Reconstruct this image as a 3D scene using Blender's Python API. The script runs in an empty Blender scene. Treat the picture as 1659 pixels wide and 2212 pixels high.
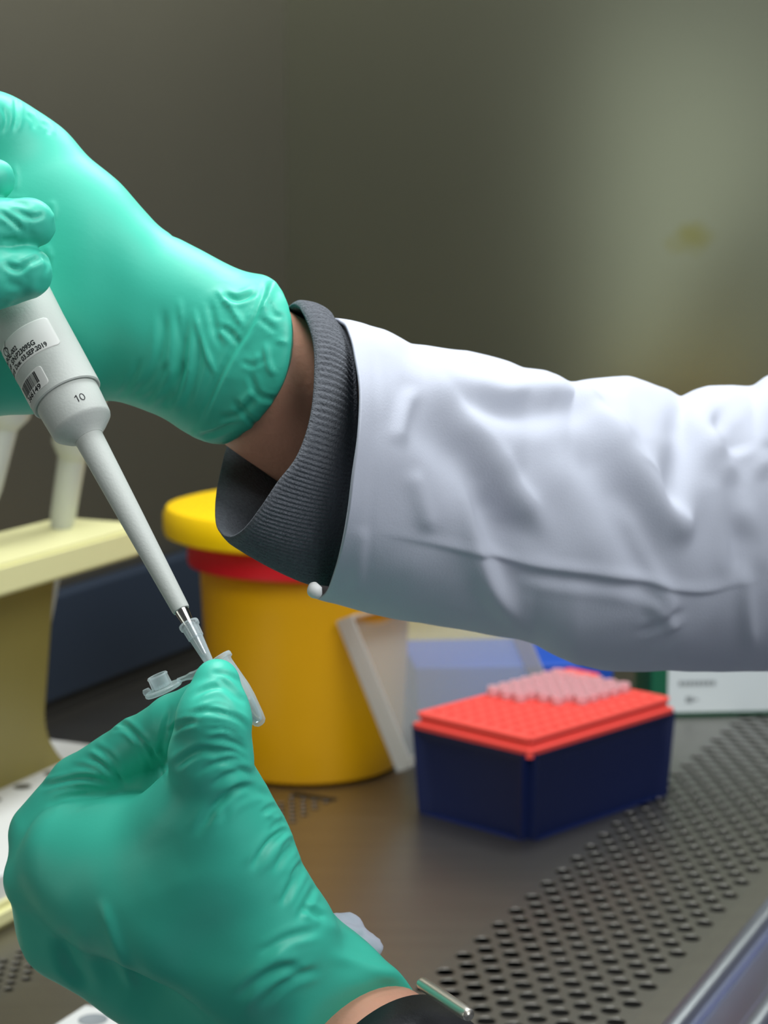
import bpy, bmesh, math, random
import numpy as np
from mathutils import Vector, Matrix
random.seed(4); np.random.seed(4)
PI = math.pi
SC = bpy.context.scene
COL = SC.collection

# ------------------------------------------------------------------ camera
F = 4500.0; CX, CY = 829.5, 1106.0          # focal length and centre in pixels of a 1659x2212 frame
TH = math.atan(698.0 / F)                   # downward pitch
H = 0.385                                   # camera height above the cabinet deck
cT, sT = math.cos(TH), math.sin(TH)
cam_d = bpy.data.cameras.new('camera'); cam = bpy.data.objects.new('camera', cam_d); COL.objects.link(cam)
cam.location = (0, 0, H); cam.rotation_euler = (PI / 2 - TH, 0, 0)
cam_d.sensor_fit = 'VERTICAL'; cam_d.sensor_height = 36.0; cam_d.lens = F / 2212.0 * 36.0
cam_d.clip_start = 0.01; cam_d.clip_end = 50
cam_d.dof.use_dof = True; cam_d.dof.focus_distance = 0.566; cam_d.dof.aperture_fstop = 22.0
SC.camera = cam

# ------------------------------------------------------------------ world, light, exposure
SC.view_settings.view_transform = 'Standard'; SC.view_settings.look = 'None'
SC.view_settings.gamma = 1.0; SC.view_settings.exposure = -0.12
w = bpy.data.worlds.new('world'); SC.world = w; w.use_nodes = True
w.node_tree.nodes['Background'].inputs[0].default_value = (0.74, 0.79, 0.84, 1)
w.node_tree.nodes['Background'].inputs[1].default_value = 0.13

# cabinet axes: e runs along the front rail, n towards the back wall
EX = np.array([0.42172222, 0.90672508]); NX = np.array([-0.90672508, 0.42172222])
OX = np.array([0.13184767, 0.92375396])
def W(p, t, h=0.0):
    q = OX + NX * p + EX * t
    return Vector((q[0], q[1], h))
ROTA = math.atan2(EX[1], EX[0])             # local +X = along rail, local +Y = towards the back wall

def area(name, loc, tgt, sx, sy, power, col):
    l = bpy.data.lights.new(name, 'AREA'); l.shape = 'RECTANGLE'; l.size = sx; l.size_y = sy
    l.energy = power; l.color = col
    o = bpy.data.objects.new(name, l); COL.objects.link(o); o.location = loc
    d = (Vector(tgt) - Vector(loc)).normalized()
    x = Vector((EX[0], EX[1], 0)); z = -d; y = z.cross(x).normalized(); x = y.cross(z).normalized()
    o.rotation_euler = Matrix((x, y, z)).transposed().to_euler()
    return o
area('cabinet_tube_light', W(0.13, 0.05, 1.10), W(0.10, 0.0, 0), 1.4, 0.26, 17.5, (0.93, 0.97, 1.0))
area('room_ceiling_light', W(-0.85, -0.50, 1.15), W(0.0, -0.1, 0.2), 1.1, 0.6, 13.5, (0.95, 0.98, 1.0))

def mirror_lamp():
    # unseen lamp added so the steel end wall mirrors a soft bright streak
    r = np.array([1275 - CX, CY - 640, -F]) / F
    Rm = np.array([[1, 0, 0], [0, sT, -cT], [0, cT, sT]]); d = Rm @ r; d /= np.linalg.norm(d)
    e3 = np.array([EX[0], EX[1], 0]); o = np.array([0, 0, H])
    s = (OX @ EX + 0.771) / (d @ e3); hit = o + d * s; rf = d - 2 * (d @ e3) * e3
    pos = hit + rf * 2.2
    l = bpy.data.lights.new('wall_streak_light', 'AREA'); l.shape = 'RECTANGLE'; l.size = 0.40; l.size_y = 1.0; l.energy = 2.6; l.color = (.87, .95, .87)
    ob = bpy.data.objects.new('wall_streak_light', l); COL.objects.link(ob); ob.location = pos
    z = Vector(rf); x = Vector((0, 0, 1)).cross(z).normalized(); y = z.cross(x)
    a = math.radians(-30); x2 = x * math.cos(a) + y * math.sin(a); y2 = z.cross(x2)
    ob.rotation_euler = Matrix((x2, y2, z)).transposed().to_euler()
mirror_lamp()

# ------------------------------------------------------------------ helpers
def srgb(c):
    return tuple(((v / 255) / 12.92 if v / 255 <= 0.04045 else ((v / 255 + 0.055) / 1.055) ** 2.4) for v in c) + (1,)
def mat(name, col, rough=0.5, metal=0.0, spec=0.5, bump=0.0, bscale=200.0, var=0.0, vscale=20.0, trans=0.0, ior=1.45, alpha=1.0, sss=0.0, ssr=(1, .4, .2), stretch=None, sheen=0.0):
    m = bpy.data.materials.new(name); m.use_nodes = True
    nt = m.node_tree; b = nt.nodes['Principled BSDF']
    b.inputs['Base Color'].default_value = srgb(col)
    b.inputs['Roughness'].default_value = rough; b.inputs['Metallic'].default_value = metal
    b.inputs['Specular IOR Level'].default_value = spec; b.inputs['IOR'].default_value = ior
    b.inputs['Transmission Weight'].default_value = trans; b.inputs['Alpha'].default_value = alpha
    b.inputs['Sheen Weight'].default_value = sheen
    if sss:
        b.inputs['Subsurface Weight'].default_value = sss; b.inputs['Subsurface Radius'].default_value = ssr
        b.inputs['Subsurface Scale'].default_value = 0.004
    tc = nt.nodes.new('ShaderNodeTexCoord'); src = tc.outputs['Object']
    if stretch:
        mp = nt.nodes.new('ShaderNodeMapping'); mp.inputs['Scale'].default_value = stretch
        nt.links.new(src, mp.inputs['Vector']); src = mp.outputs['Vector']
    if var:
        n = nt.nodes.new('ShaderNodeTexNoise'); n.inputs['Scale'].default_value = vscale; n.inputs['Detail'].default_value = 4
        nt.links.new(src, n.inputs['Vector'])
        mx = nt.nodes.new('ShaderNodeMix'); mx.data_type = 'RGBA'
        c = srgb(col)
        mx.inputs[6].default_value = tuple(v * (1 - var) for v in c[:3]) + (1,)
        mx.inputs[7].default_value = tuple(min(1, v * (1 + var)) for v in c[:3]) + (1,)
        nt.links.new(n.outputs['Fac'], mx.inputs[0]); nt.links.new(mx.outputs[2], b.inputs['Base Color'])
    if bump:
        n = nt.nodes.new('ShaderNodeTexNoise'); n.inputs['Scale'].default_value = bscale; n.inputs['Detail'].default_value = 5
        nt.links.new(src, n.inputs['Vector'])
        bp = nt.nodes.new('ShaderNodeBump'); bp.inputs['Strength'].default_value = bump; bp.inputs['Distance'].default_value = 0.001
        nt.links.new(n.outputs['Fac'], bp.inputs['Height']); nt.links.new(bp.outputs['Normal'], b.inputs['Normal'])
    return m

M = {}
M['steel_deck'] = mat('brushed_steel_deck', (152, 148, 141), 0.35, 1.0, bump=0.08, bscale=60, var=0.12, vscale=8, stretch=(1, 12, 1))
M['steel_wall'] = mat('brushed_steel_wall', (138, 133, 122), 0.42, 0.9, var=0.10, vscale=3)
M['steel_end'] = mat('matt_steel_end_wall', (142, 144, 126), 0.27, 0.9, var=0.10, vscale=3)
M['grille'] = mat('perforated_steel', (148, 145, 139), 0.36, 1.0, var=0.08, vscale=10)
M['rail'] = mat('polished_rail_steel', (206, 210, 232), 0.30, 1.0, bump=0.03, bscale=40, stretch=(1, 10, 10))
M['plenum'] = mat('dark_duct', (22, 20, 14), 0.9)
M['glove'] = mat('green_nitrile', (66, 198, 170), 0.46, 0.0, 0.5, bump=0.03, bscale=900, var=0.05, vscale=40)
M['skin'] = mat('skin', (214, 156, 130), 0.5, 0, 0.4, bump=0.25, bscale=500, var=0.12, vscale=90, sss=0.15)
M['knit'] = mat('charcoal_knit', (104, 107, 112), 0.95, 0, 0.1, bump=0.9, bscale=1500, var=0.35, vscale=900)
M['cloth'] = mat('white_coat_cloth', (190, 194, 205), 0.85, 0, 0.15, bump=0.10, bscale=1400, var=0.02, vscale=30)
M['grey_plastic'] = mat('grey_pipette_plastic', (196, 200, 193), 0.48, 0, 0.4, bump=0.10, bscale=1300, var=0.03, vscale=60)
M['label'] = mat('white_label', (222, 222, 216), 0.45, 0, 0.4)
M['ink'] = mat('black_ink', (22, 22, 24), 0.6)
M['chrome'] = mat('chrome', (190, 186, 180), 0.16, 1.0)
M['liquid'] = mat('clear_liquid', (235, 240, 240), 0.05, 0, 0.5, trans=1.0, ior=1.3)
M['yellow'] = mat('yellow_plastic', (210, 154, 0), 0.42, 0, 0.35, var=0.03, vscale=20)
M['yellow_lid'] = mat('bright_yellow_plastic', (252, 206, 0), 0.4, 0, 0.4)
M['red'] = mat('red_plastic', (205, 22, 34), 0.4, 0, 0.4)
M['coral'] = mat('coral_red_plastic', (240, 82, 72), 0.5, 0, 0.4)
M['navy'] = mat('navy_plastic', (20, 31, 72), 0.38, 0, 0.4, var=0.05, vscale=30)
M['blue'] = mat('bright_blue_plastic', (24, 78, 178), 0.5, 0, 0.4)
M['slate'] = mat('slate_blue_reflection', (34, 44, 58), 0.7, 0, 0.3)  # colour of the blue reflection on the back wall, put on a slab
M['cream'] = mat('cream_plastic', (220, 216, 160), 0.5, 0, 0.4, var=0.03)
M['olive'] = mat('shaded_olive_cream_plastic', (134, 124, 66), 0.5, 0, 0.4, var=0.03)  # pillar olive, made darker to carry the shade it stands in
M['white_plastic'] = mat('white_plastic', (215, 216, 212), 0.45, 0, 0.4)
M['well'] = mat('grey_well', (92, 90, 78), 0.8)
M['green_card'] = mat('green_card', (0, 92, 62), 0.6)
M['white_card'] = mat('white_card', (214, 222, 222), 0.6)
M['print_grey'] = mat('grey_print', (138, 144, 146), 0.7)
M['pale_yellow'] = mat('pale_yellow_card', (236, 214, 120), 0.6)
M['clasp'] = mat('pale_gold_metal', (225, 218, 205), 0.35, 1.0)
M['strap'] = mat('black_strap', (30, 30, 32), 0.42, 0, 0.5, bump=0.2, bscale=500)
M['tip'] = mat('translucent_tip', (244, 196, 200), 0.3, 0, 0.5, trans=0.3, ior=1.3)
# frosted lid: thin translucent sheet
def frosted(name, col, fac):
    m = bpy.data.materials.new(name); m.use_nodes = True; nt = m.node_tree; nt.nodes.clear()
    o = nt.nodes.new('ShaderNodeOutputMaterial'); mx = nt.nodes.new('ShaderNodeMixShader'); mx.inputs[0].default_value = fac
    t = nt.nodes.new('ShaderNodeBsdfTransparent'); t.inputs[0].default_value = (.97, .98, 1, 1)
    p = nt.nodes.new('ShaderNodeBsdfPrincipled'); p.inputs['Base Color'].default_value = srgb(col); p.inputs['Roughness'].default_value = .35
    tl = nt.nodes.new('ShaderNodeBsdfTranslucent'); tl.inputs[0].default_value = srgb(col)
    m2 = nt.nodes.new('ShaderNodeMixShader'); m2.inputs[0].default_value = .45
    nt.links.new(p.outputs[0], m2.inputs[1]); nt.links.new(tl.outputs[0], m2.inputs[2])
    nt.links.new(t.outputs[0], mx.inputs[1]); nt.links.new(m2.outputs[0], mx.inputs[2]); nt.links.new(mx.outputs[0], o.inputs[0])
    return m
def clear_plastic(name, col, lo, hi, rough):
    m = frosted(name, col, .3); nt = m.node_tree
    mx = [n for n in nt.nodes if n.type == 'MIX_SHADER' and n.outputs[0].links and n.outputs[0].links[0].to_node.type == 'OUTPUT_MATERIAL'][0]
    lw_ = nt.nodes.new('ShaderNodeLayerWeight'); lw_.inputs[0].default_value = .35
    mr = nt.nodes.new('ShaderNodeMapRange'); mr.inputs[3].default_value = lo; mr.inputs[4].default_value = hi
    nt.links.new(lw_.outputs['Facing'], mr.inputs[0]); nt.links.new(mr.outputs[0], mx.inputs[0])
    [n for n in nt.nodes if n.type == 'BSDF_PRINCIPLED'][0].inputs['Roughness'].default_value = rough
    return m
M['frost'] = clear_plastic('frosted_polypropylene', (226, 236, 236), .26, .85, .15)
M['lid'] = frosted('frosted_lid_sheet', (206, 212, 212), 0.32)
M['lid_edge'] = frosted('frosted_lid_wall', (222, 220, 214), 0.55)
# a yellowish stain on the end wall
def add_stain(m, centre, rad, col):
    nt = m.node_tree; b = nt.nodes['Principled BSDF']
    link = b.inputs['Base Color'].links[0]; src = link.from_socket
    g = nt.nodes.new('ShaderNodeNewGeometry'); vd = nt.nodes.new('ShaderNodeVectorMath'); vd.operation = 'DISTANCE'
    nz = nt.nodes.new('ShaderNodeTexNoise'); nz.inputs['Scale'].default_value = 45
    nt.links.new(g.outputs['Position'], nz.inputs['Vector'])
    nt.links.new(g.outputs['Position'], vd.inputs[0]); vd.inputs[1].default_value = centre
    ad = nt.nodes.new('ShaderNodeMath'); ad.operation = 'MULTIPLY_ADD'; ad.inputs[1].default_value = 0.034
    nt.links.new(nz.outputs['Fac'], ad.inputs[0]); nt.links.new(vd.outputs['Value'], ad.inputs[2])
    mr = nt.nodes.new('ShaderNodeMapRange'); mr.inputs[1].default_value = rad + .004; mr.inputs[2].default_value = rad + .02
    mr.inputs[3].default_value = .55; mr.inputs[4].default_value = 0
    nt.links.new(ad.outputs[0], mr.inputs[0])
    mx = nt.nodes.new('ShaderNodeMix'); mx.data_type = 'RGBA'; mx.inputs[7].default_value = srgb(col)
    nt.links.new(mr.outputs[0], mx.inputs[0]); nt.links.new(src, mx.inputs[6]); nt.links.new(mx.outputs[2], b.inputs['Base Color'])

def link(name, me, m, parent=None, smooth=True):
    o = bpy.data.objects.new(name, me); COL.objects.link(o)
    if m is not None: me.materials.append(m)
    if smooth and len(me.polygons):
        me.polygons.foreach_set('use_smooth', [True] * len(me.polygons))
    if parent is not None:
        o.parent = parent
    return o
def mesh(name, V, Fc, m, parent=None, smooth=True):
    me = bpy.data.meshes.new(name)
    me.from_pydata([tuple(map(float, v)) for v in V], [], [tuple(map(int, f)) for f in Fc]); me.update()
    return link(name, me, m, parent, smooth)
def empty(name, loc=(0, 0, 0), mw=None):
    o = bpy.data.objects.new(name, None); COL.objects.link(o); o.empty_display_size = .02
    if mw is not None: o.matrix_world = mw
    else: o.location = loc
    return o
def tag(o, label=None, cat=None, group=None, kind=None):
    if label: o['label'] = label
    if cat: o['category'] = cat
    if group: o['group'] = group
    if kind: o['kind'] = kind
    return o
def sharp(o, ang=35):
    me = o.data
    bm = bmesh.new(); bm.from_mesh(me)
    for e in bm.edges:
        if len(e.link_faces) == 2 and e.calc_face_angle(0) > math.radians(ang): e.smooth = False
    bm.to_mesh(me); bm.free(); return o
def box(name, lo, hi, m, parent=None, bev=0.0, seg=3, taper=0.0):
    bm = bmesh.new(); bmesh.ops.create_cube(bm, size=1)
    for v in bm.verts:
        top = v.co.z > 0
        for i in range(3):
            v.co[i] = lo[i] if v.co[i] < 0 else hi[i]
        if taper and not top:
            v.co.x += taper if v.co.x < (lo[0] + hi[0]) / 2 else -taper
            v.co.y += taper if v.co.y < (lo[1] + hi[1]) / 2 else -taper
    if bev: bmesh.ops.bevel(bm, geom=bm.edges[:], offset=bev, segments=seg, affect='EDGES', profile=.6)
    me = bpy.data.meshes.new(name); bm.to_mesh(me); bm.free()
    return sharp(link(name, me, m, parent), 40)
def lathe(name, prof, m, parent=None, seg=64, cap0=True, cap1=True, sq=40):
    V = []; Fc = []
    for r, z in prof:
        for k in range(seg):
            a = 2 * PI * k / seg; V.append((r * math.cos(a), r * math.sin(a), z))
    for i in range(len(prof) - 1):
        for k in range(seg):
            k2 = (k + 1) % seg
            Fc.append((i * seg + k, i * seg + k2, (i + 1) * seg + k2, (i + 1) * seg + k))
    if cap0: Fc.append(tuple(reversed(range(seg))))
    if cap1: Fc.append(tuple((len(prof) - 1) * seg + k for k in range(seg)))
    o = mesh(name, V, Fc, m, parent)
    bm = bmesh.new(); bm.from_mesh(o.data); bmesh.ops.recalc_face_normals(bm, faces=bm.faces); bm.to_mesh(o.data); bm.free()
    return sharp(o, sq)
def prism(name, pts, z0, z1, m, parent=None, bev=0.0):
    bm = bmesh.new(); vs = [bm.verts.new((x, y, z0)) for x, y in pts]
    f = bm.faces.new(vs); r = bmesh.ops.extrude_face_region(bm, geom=[f])
    for v in r['geom']:
        if isinstance(v, bmesh.types.BMVert): v.co.z = z1
    bmesh.ops.recalc_face_normals(bm, faces=bm.faces)
    if bev:
        ed = [e for e in bm.edges if abs(e.verts[0].co.z - e.verts[1].co.z) < 1e-9]
        bmesh.ops.bevel(bm, geom=ed, offset=bev, segments=2, affect='EDGES')
    me = bpy.data.meshes.new(name); bm.to_mesh(me); bm.free()
    return sharp(link(name, me, m, parent), 40)
def rrect(x0, y0, x1, y1, r, n=8):
    P = []
    for cx, cy, a0 in ((x1 - r, y1 - r, 0), (x0 + r, y1 - r, 90), (x0 + r, y0 + r, 180), (x1 - r, y0 + r, 270)):
        for k in range(n + 1):
            a = math.radians(a0 + 90 * k / n); P.append((cx + r * math.cos(a), cy + r * math.sin(a)))
    return P

# ---- measured-point space: (px, py, depth in mm) -> mm in right-handed view axes -> world
def C3(px, py, D):
    return np.array([(px - CX) * D / F, (CY - py) * D / F, -D], float)
RW = np.array([[1, 0, 0], [0, sT, -cT], [0, cT, sT]])      # view axes (x right, y up, z back) -> world
def toW(V):
    V = np.atleast_2d(V) * 1e-3
    return V @ RW.T + np.array([0, 0, H])
def Wp(px, py, D): return Vector(toW(C3(px, py, D))[0])

# ---- implicit surfaces
def surface_nets(Fv, lo, h):
    nx, ny, nz = Fv.shape; S = Fv < 0
    c = np.zeros((nx - 1, ny - 1, nz - 1), np.int8)
    for i in (0, 1):
        for j in (0, 1):
            for k in (0, 1): c += S[i:nx - 1 + i, j:ny - 1 + j, k:nz - 1 + k]
    act = (c > 0) & (c < 8); I = np.argwhere(act); n = len(I)
    idx = -np.ones(act.shape, np.int64); idx[act] = np.arange(n)
    acc = np.zeros((n, 3)); cnt = np.zeros(n)
    cor = [(0, 0, 0), (1, 0, 0), (0, 1, 0), (1, 1, 0), (0, 0, 1), (1, 0, 1), (0, 1, 1), (1, 1, 1)]
    val = [Fv[I[:, 0] + a, I[:, 1] + b, I[:, 2] + d] for a, b, d in cor]
    for a in range(8):
        for b in range(a + 1, 8):
            df = np.array(cor[b]) - np.array(cor[a])
            if np.abs(df).sum() != 1: continue
            ch = (val[a] < 0) != (val[b] < 0)
            t = np.where(ch, val[a] / np.where(ch, val[a] - val[b], 1), 0)
            p = np.array(cor[a])[None] + t[:, None] * df[None]
            acc += p * ch[:, None]; cnt += ch
    V = (I + acc / cnt[:, None]) * h + lo
    Q = []
    for ax in range(3):
        b, d = (ax + 1) % 3, (ax + 2) % 3
        s0 = [slice(None)] * 3; s1 = [slice(None)] * 3; s0[ax] = slice(0, -1); s1[ax] = slice(1, None)
        A = S[tuple(s0)]; B = S[tuple(s1)]; E = np.argwhere(A != B)
        E = E[(E[:, b] > 0) & (E[:, d] > 0) & (E[:, b] < act.shape[b]) & (E[:, d] < act.shape[d])]
        ins = A[E[:, 0], E[:, 1], E[:, 2]]
        def g(ob, od):
            G = E.copy(); G[:, b] += ob; G[:, d] += od
            return idx[G[:, 0], G[:, 1], G[:, 2]]
        q = np.stack([g(-1, -1), g(0, -1), g(0, 0), g(-1, 0)], 1)
        q[~ins] = q[~ins][:, ::-1]; Q.append(q)
    return V, np.concatenate(Q)
def vnormals(V, Q):
    n = np.zeros_like(V)
    fn = np.cross(V[Q[:, 2]] - V[Q[:, 0]], V[Q[:, 3]] - V[Q[:, 1]])
    for k in range(4): np.add.at(n, Q[:, k], fn)
    return n / (np.linalg.norm(n, axis=1, keepdims=True) + 1e-12)
def relax(V, Q, it=3, f=.5):
    a = np.concatenate([Q[:, 0], Q[:, 1], Q[:, 2], Q[:, 3]]); b = np.concatenate([Q[:, 1], Q[:, 2], Q[:, 3], Q[:, 0]])
    cnt = np.bincount(a, minlength=len(V)) + np.bincount(b, minlength=len(V))
    for _ in range(it):
        s = np.stack([np.bincount(a, V[b, i], len(V)) + np.bincount(b, V[a, i], len(V)) for i in range(3)], 1)
        V = V * (1 - f) + f * s / np.maximum(cnt, 1)[:, None]
    return V
class Grid:
    def __init__(s, lo, hi, h):
        s.lo = np.array(lo, float); s.h = h
        n = np.ceil((np.array(hi) - s.lo) / h).astype(int) + 1
        ax = [(s.lo[i] + h * np.arange(n[i])).astype(np.float32) for i in range(3)]
        s.X, s.Y, s.Z = ax[0][:, None, None], ax[1][None, :, None], ax[2][None, None, :]
        s.shape = tuple(n)
    def cap(s, a, b, ra, rb):
        a = np.asarray(a, np.float32); b = np.asarray(b, np.float32); d = b - a; L = float(d @ d) + 1e-9
        dx, dy, dz = s.X - a[0], s.Y - a[1], s.Z - a[2]
        t = np.clip((dx * d[0] + dy * d[1] + dz * d[2]) / L, 0, 1)
        return np.sqrt((dx - t * d[0]) ** 2 + (dy - t * d[1]) ** 2 + (dz - t * d[2]) ** 2) - (ra + t * (rb - ra))
    def chain(s, pts, k=1.5):
        """pts: (px,py,D,r mm)"""
        R = None
        for p, q in zip(pts[:-1], pts[1:]):
            c = s.cap(C3(*p[:3]), C3(*q[:3]), p[3], q[3])
            R = c if R is None else smin(R, c, k)
        return R
def smin(a, b, k):
    h = np.maximum(k - np.abs(a - b), 0) / k
    return np.minimum(a, b) - h * h * k * .25
def smax(a, b, k): return -smin(-a, -b, k)

def vnoise(P, sc, seed=0):
    """cheap smooth value noise"""
    q = P / sc; i = np.floor(q).astype(np.int64); f = q - i; f = f * f * (3 - 2 * f); out = 0
    for a in (0, 1):
        for b in (0, 1):
            for c in (0, 1):
                h = (i[:, 0] + a) * 73856093 ^ (i[:, 1] + b) * 19349663 ^ (i[:, 2] + c) * 83492791 ^ (seed * 2654435)
                h = (h ^ (h >> 13)) * 1274126177; h = (h ^ (h >> 16)) & 0xffff
                out = out + (h / 65535.0 * 2 - 1) * (f[:, 0] if a else 1 - f[:, 0]) * (f[:, 1] if b else 1 - f[:, 1]) * (f[:, 2] if c else 1 - f[:, 2])
    return out
def spline(P, n):
    P = np.array(P, float)
    if len(P) < 3:
        t = np.linspace(0, 1, n)[:, None]; return P[0] * (1 - t) + P[-1] * t
    Q = np.vstack([2 * P[0] - P[1], P, 2 * P[-1] - P[-2]]); out = []
    T = np.linspace(0, len(P) - 1 - 1e-6, n)
    for t in T:
        i = int(t); u = t - i; a, b, c, d = Q[i:i + 4]
        out.append(.5 * ((2 * b) + (-a + c) * u + (2 * a - 5 * b + 4 * c - d) * u * u + (-a + 3 * b - 3 * c + d) * u ** 3))
    return np.array(out)
def closed_spline(P, n):
    P = np.array(P, float); m = len(P); out = []
    for t in np.arange(n) * m / n:
        i = int(t); u = t - i; a, b, c, d = P[(i - 1) % m], P[i % m], P[(i + 1) % m], P[(i + 2) % m]
        out.append(.5 * ((2 * b) + (-a + c) * u + (2 * a - 5 * b + 4 * c - d) * u * u + (-a + 3 * b - 3 * c + d) * u ** 3))
    return np.array(out)
def folds(V, N, L):
    """press creases / raise ridges on the side of a surface the curve runs over.
    L: (kind, pts, width px, height mm)"""
    D = -V[:, 2]; px = CX + V[:, 0] / D * F; py = CY - V[:, 1] / D * F
    view = -V / np.linalg.norm(V, axis=1, keepdims=True)
    fw = np.clip((N * view).sum(1) * 3.0 + .1, 0, 1)
    disp = np.zeros(len(V))
    for kind, pts, wd, amp in L:
        C = spline(pts, 36); m = wd * 4 + 6 if kind != 's' else 260
        sel = np.where((px > C[:, 0].min() - m) & (px < C[:, 0].max() + m) & (py > C[:, 1].min() - m) & (py < C[:, 1].max() + m) & (fw > 0))[0]
        if not len(sel): continue
        A = C[:-1]; B = C[1:]; d = B - A; LL = (d ** 2).sum(1) + 1e-9
        for s in range(0, len(sel), 20000):
            ss = sel[s:s + 20000]
            x = np.stack([px[ss], py[ss]], 1)[:, None] - A[None]
            t = np.clip((x * d[None]).sum(2) / LL[None], 0, 1)
            r = x - t[..., None] * d[None]; dist = np.sqrt((r ** 2).sum(2)); j = dist.argmin(1)
            ii = np.arange(len(ss)); dm = dist[ii, j]; u = (j + t[ii, j]) / len(A)
            sg = np.sign(d[j, 0] * x[ii, j, 1] - d[j, 1] * x[ii, j, 0])
            en = np.clip(np.minimum(u, 1 - u) * 4 + .02, 0, 1); en = en * en * (3 - 2 * en)
            if kind == 'v': q = -np.exp(-(dm / wd) ** 2) + .45 * np.exp(-((dm - 2.0 * wd) / wd) ** 2)
            elif kind == 'r': q = np.exp(-(dm / wd) ** 2)
            elif kind == 'a':   # asymmetric: steep on the + side, soft on the other
                q = np.where(sg > 0, np.exp(-(dm / (wd * .35)) ** 2), np.exp(-(dm / (wd * 1.6)) ** 2))
            elif kind == 's':
                q = np.clip(sg * dm / wd * .5 + .5, 0, 1); q = q * q * (3 - 2 * q)
                q = q * np.exp(-(np.maximum(dm * (sg > 0) - 120, 0) / 60) ** 2) ; en = np.clip(np.minimum(u, 1 - u) * 12 + .6, 0, 1)
            disp[ss] += amp * q * en * fw[ss]
    return V + N * disp[:, None]

# ================================================================== the cabinet (setting)
TE = 0.771; T0 = -0.75
def AB(name, p0, p1, t0, t1, h0, h1, m, parent=None, bev=0, **k):
    """box in cabinet axes; local x = along the rail, local y = towards the back wall"""
    c = W((p0 + p1) / 2, (t0 + t1) / 2, h0)
    o = box(name, (-(t1 - t0) / 2, -(p1 - p0) / 2, 0), ((t1 - t0) / 2, (p1 - p0) / 2, h1 - h0), m, parent, bev, **k)
    if parent is None: o.location = c; o.rotation_euler.z = ROTA
    return o
# deck plates
G0, G1 = 0.0151, 0.1263; S0, S1 = 0.299, 0.331; ST = 0.262
def quad_deck():
    V = []; Fc = []
    def slab(p0, p1, t0, t1):
        b = len(V)
        for h in (0, -.003):
            for p, t in ((p0, t0), (p0, t1), (p1, t1), (p1, t0)): V.append(W(p, t, h))
        for f in ((0, 1, 2, 3), (7, 6, 5, 4), (0, 4, 5, 1), (1, 5, 6, 2), (2, 6, 7, 3), (3, 7, 4, 0)): Fc.append([b + i for i in f])
    slab(-.002, G0, T0, TE); slab(G1, S0, T0, TE); slab(S1, .62, T0, TE); slab(S0, S1, ST, TE)
    o = mesh('floor', V, Fc, M['steel_deck'], smooth=False)
    bm = bmesh.new(); bm.from_mesh(o.data); bmesh.ops.recalc_face_normals(bm, faces=bm.faces); bm.to_mesh(o.data); bm.free()
    return tag(o, 'brushed steel work deck of the cabinet', kind='structure')
quad_deck()
wb = AB('wall_back', .60, .62, -.12, TE + .02, -.1, 1.1, M['steel_wall']); tag(wb, kind='structure')
we = AB('wall_right', -.03, .60, TE, TE + .02, -.1, 1.1, M['steel_end']); tag(we, kind='structure')
_r = np.array([(1490 - CX), (CY - 510), -F]) / F; _d = RW @ _r
_a = np.array([EX[0], EX[1], 0]); _t = ((OX @ EX + TE) - 0) / (_d @ _a); _s = _d * _t + np.array([0, 0, H])
add_stain(M['steel_end'], tuple(_s), .016, (128, 122, 50))
pl = AB('trim_2', -.01, .60, T0, TE, -.06, -.045, M['plenum']); tag(pl, kind='structure')

def grille(name, p0, p1, t0, t1, pitch, step, n, R, seg_side=5, lab='', grp=None):
    """perforated sheet: staggered round holes with pressed rims"""
    per = []
    a, b = pitch / 2, step / 2
    for s in range(4):
        for k in range(seg_side):
            u = -1 + 2 * k / seg_side
            per.append([(a, u * b), (-u * a, b), (-a, -u * b), (u * a, -b)][s])
    ns = len(per); V = []; Fc = []
    ang = [math.atan2(y, x) for x, y in per]
    rows = int((t1 - t0) / step); pm = (p0 + p1) / 2
    for r in range(rows):
        t = t0 + (r + .5) * step; cnt = n if r % 2 == 0 else n - 1
        if cnt < n:
            for pa, pb in ((p0, pm - cnt * pitch / 2), (pm + cnt * pitch / 2, p1)):
                bb = len(V)
                for p, q in ((pa, t - b), (pa, t + b), (pb, t + b), (pb, t - b)): V.append(W(p, q, 0))
                Fc.append((bb, bb + 1, bb + 2, bb + 3))
        for i in range(cnt):
            pc = pm + (i - (cnt - 1) / 2) * pitch; bb = len(V)
            for x, y in per: V.append(W(pc + x, t + y, 0))
            for rr, hh in ((R * 1.22, .0), (R * 1.08, .00004), (R * 1.0, .0), (R * 1.0, -.0003)):
                for g in ang: V.append(W(pc + rr * math.cos(g), t + rr * math.sin(g), hh))
            for L in range(4):
                for k in range(ns):
                    k2 = (k + 1) % ns
                    Fc.append((bb + L * ns + k, bb + (L + 1) * ns + k, bb + (L + 1) * ns + k2, bb + L * ns + k2))
    o = mesh(name, V, Fc, M['grille'])
    bm = bmesh.new(); bm.from_mesh(o.data); bmesh.ops.recalc_face_normals(bm, faces=bm.faces)
    bm.faces.ensure_lookup_table()
    up = [f for f in bm.faces if abs(f.normal.z) > .9]
    if up and sum(f.normal.z for f in up) < 0: bmesh.ops.reverse_faces(bm, faces=bm.faces)
    for f in bm.faces:
        if abs(f.normal.z) > .999 and f.normal.z < 0: f.normal_flip()
    bm.to_mesh(o.data); bm.free(); 
    return tag(o, lab, 'grille')
grille('air_grille', G0, G1, T0 + .42, TE, .0139, .01215, 8, .00475, lab='wide steel grille of large round holes along the front rail')
grille('air_grille', S0, S1, ST - .0075 * 60, ST, .008, .0075, 4, .0026, seg_side=4, lab='narrow strip of small round holes in the middle of the deck')

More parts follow.
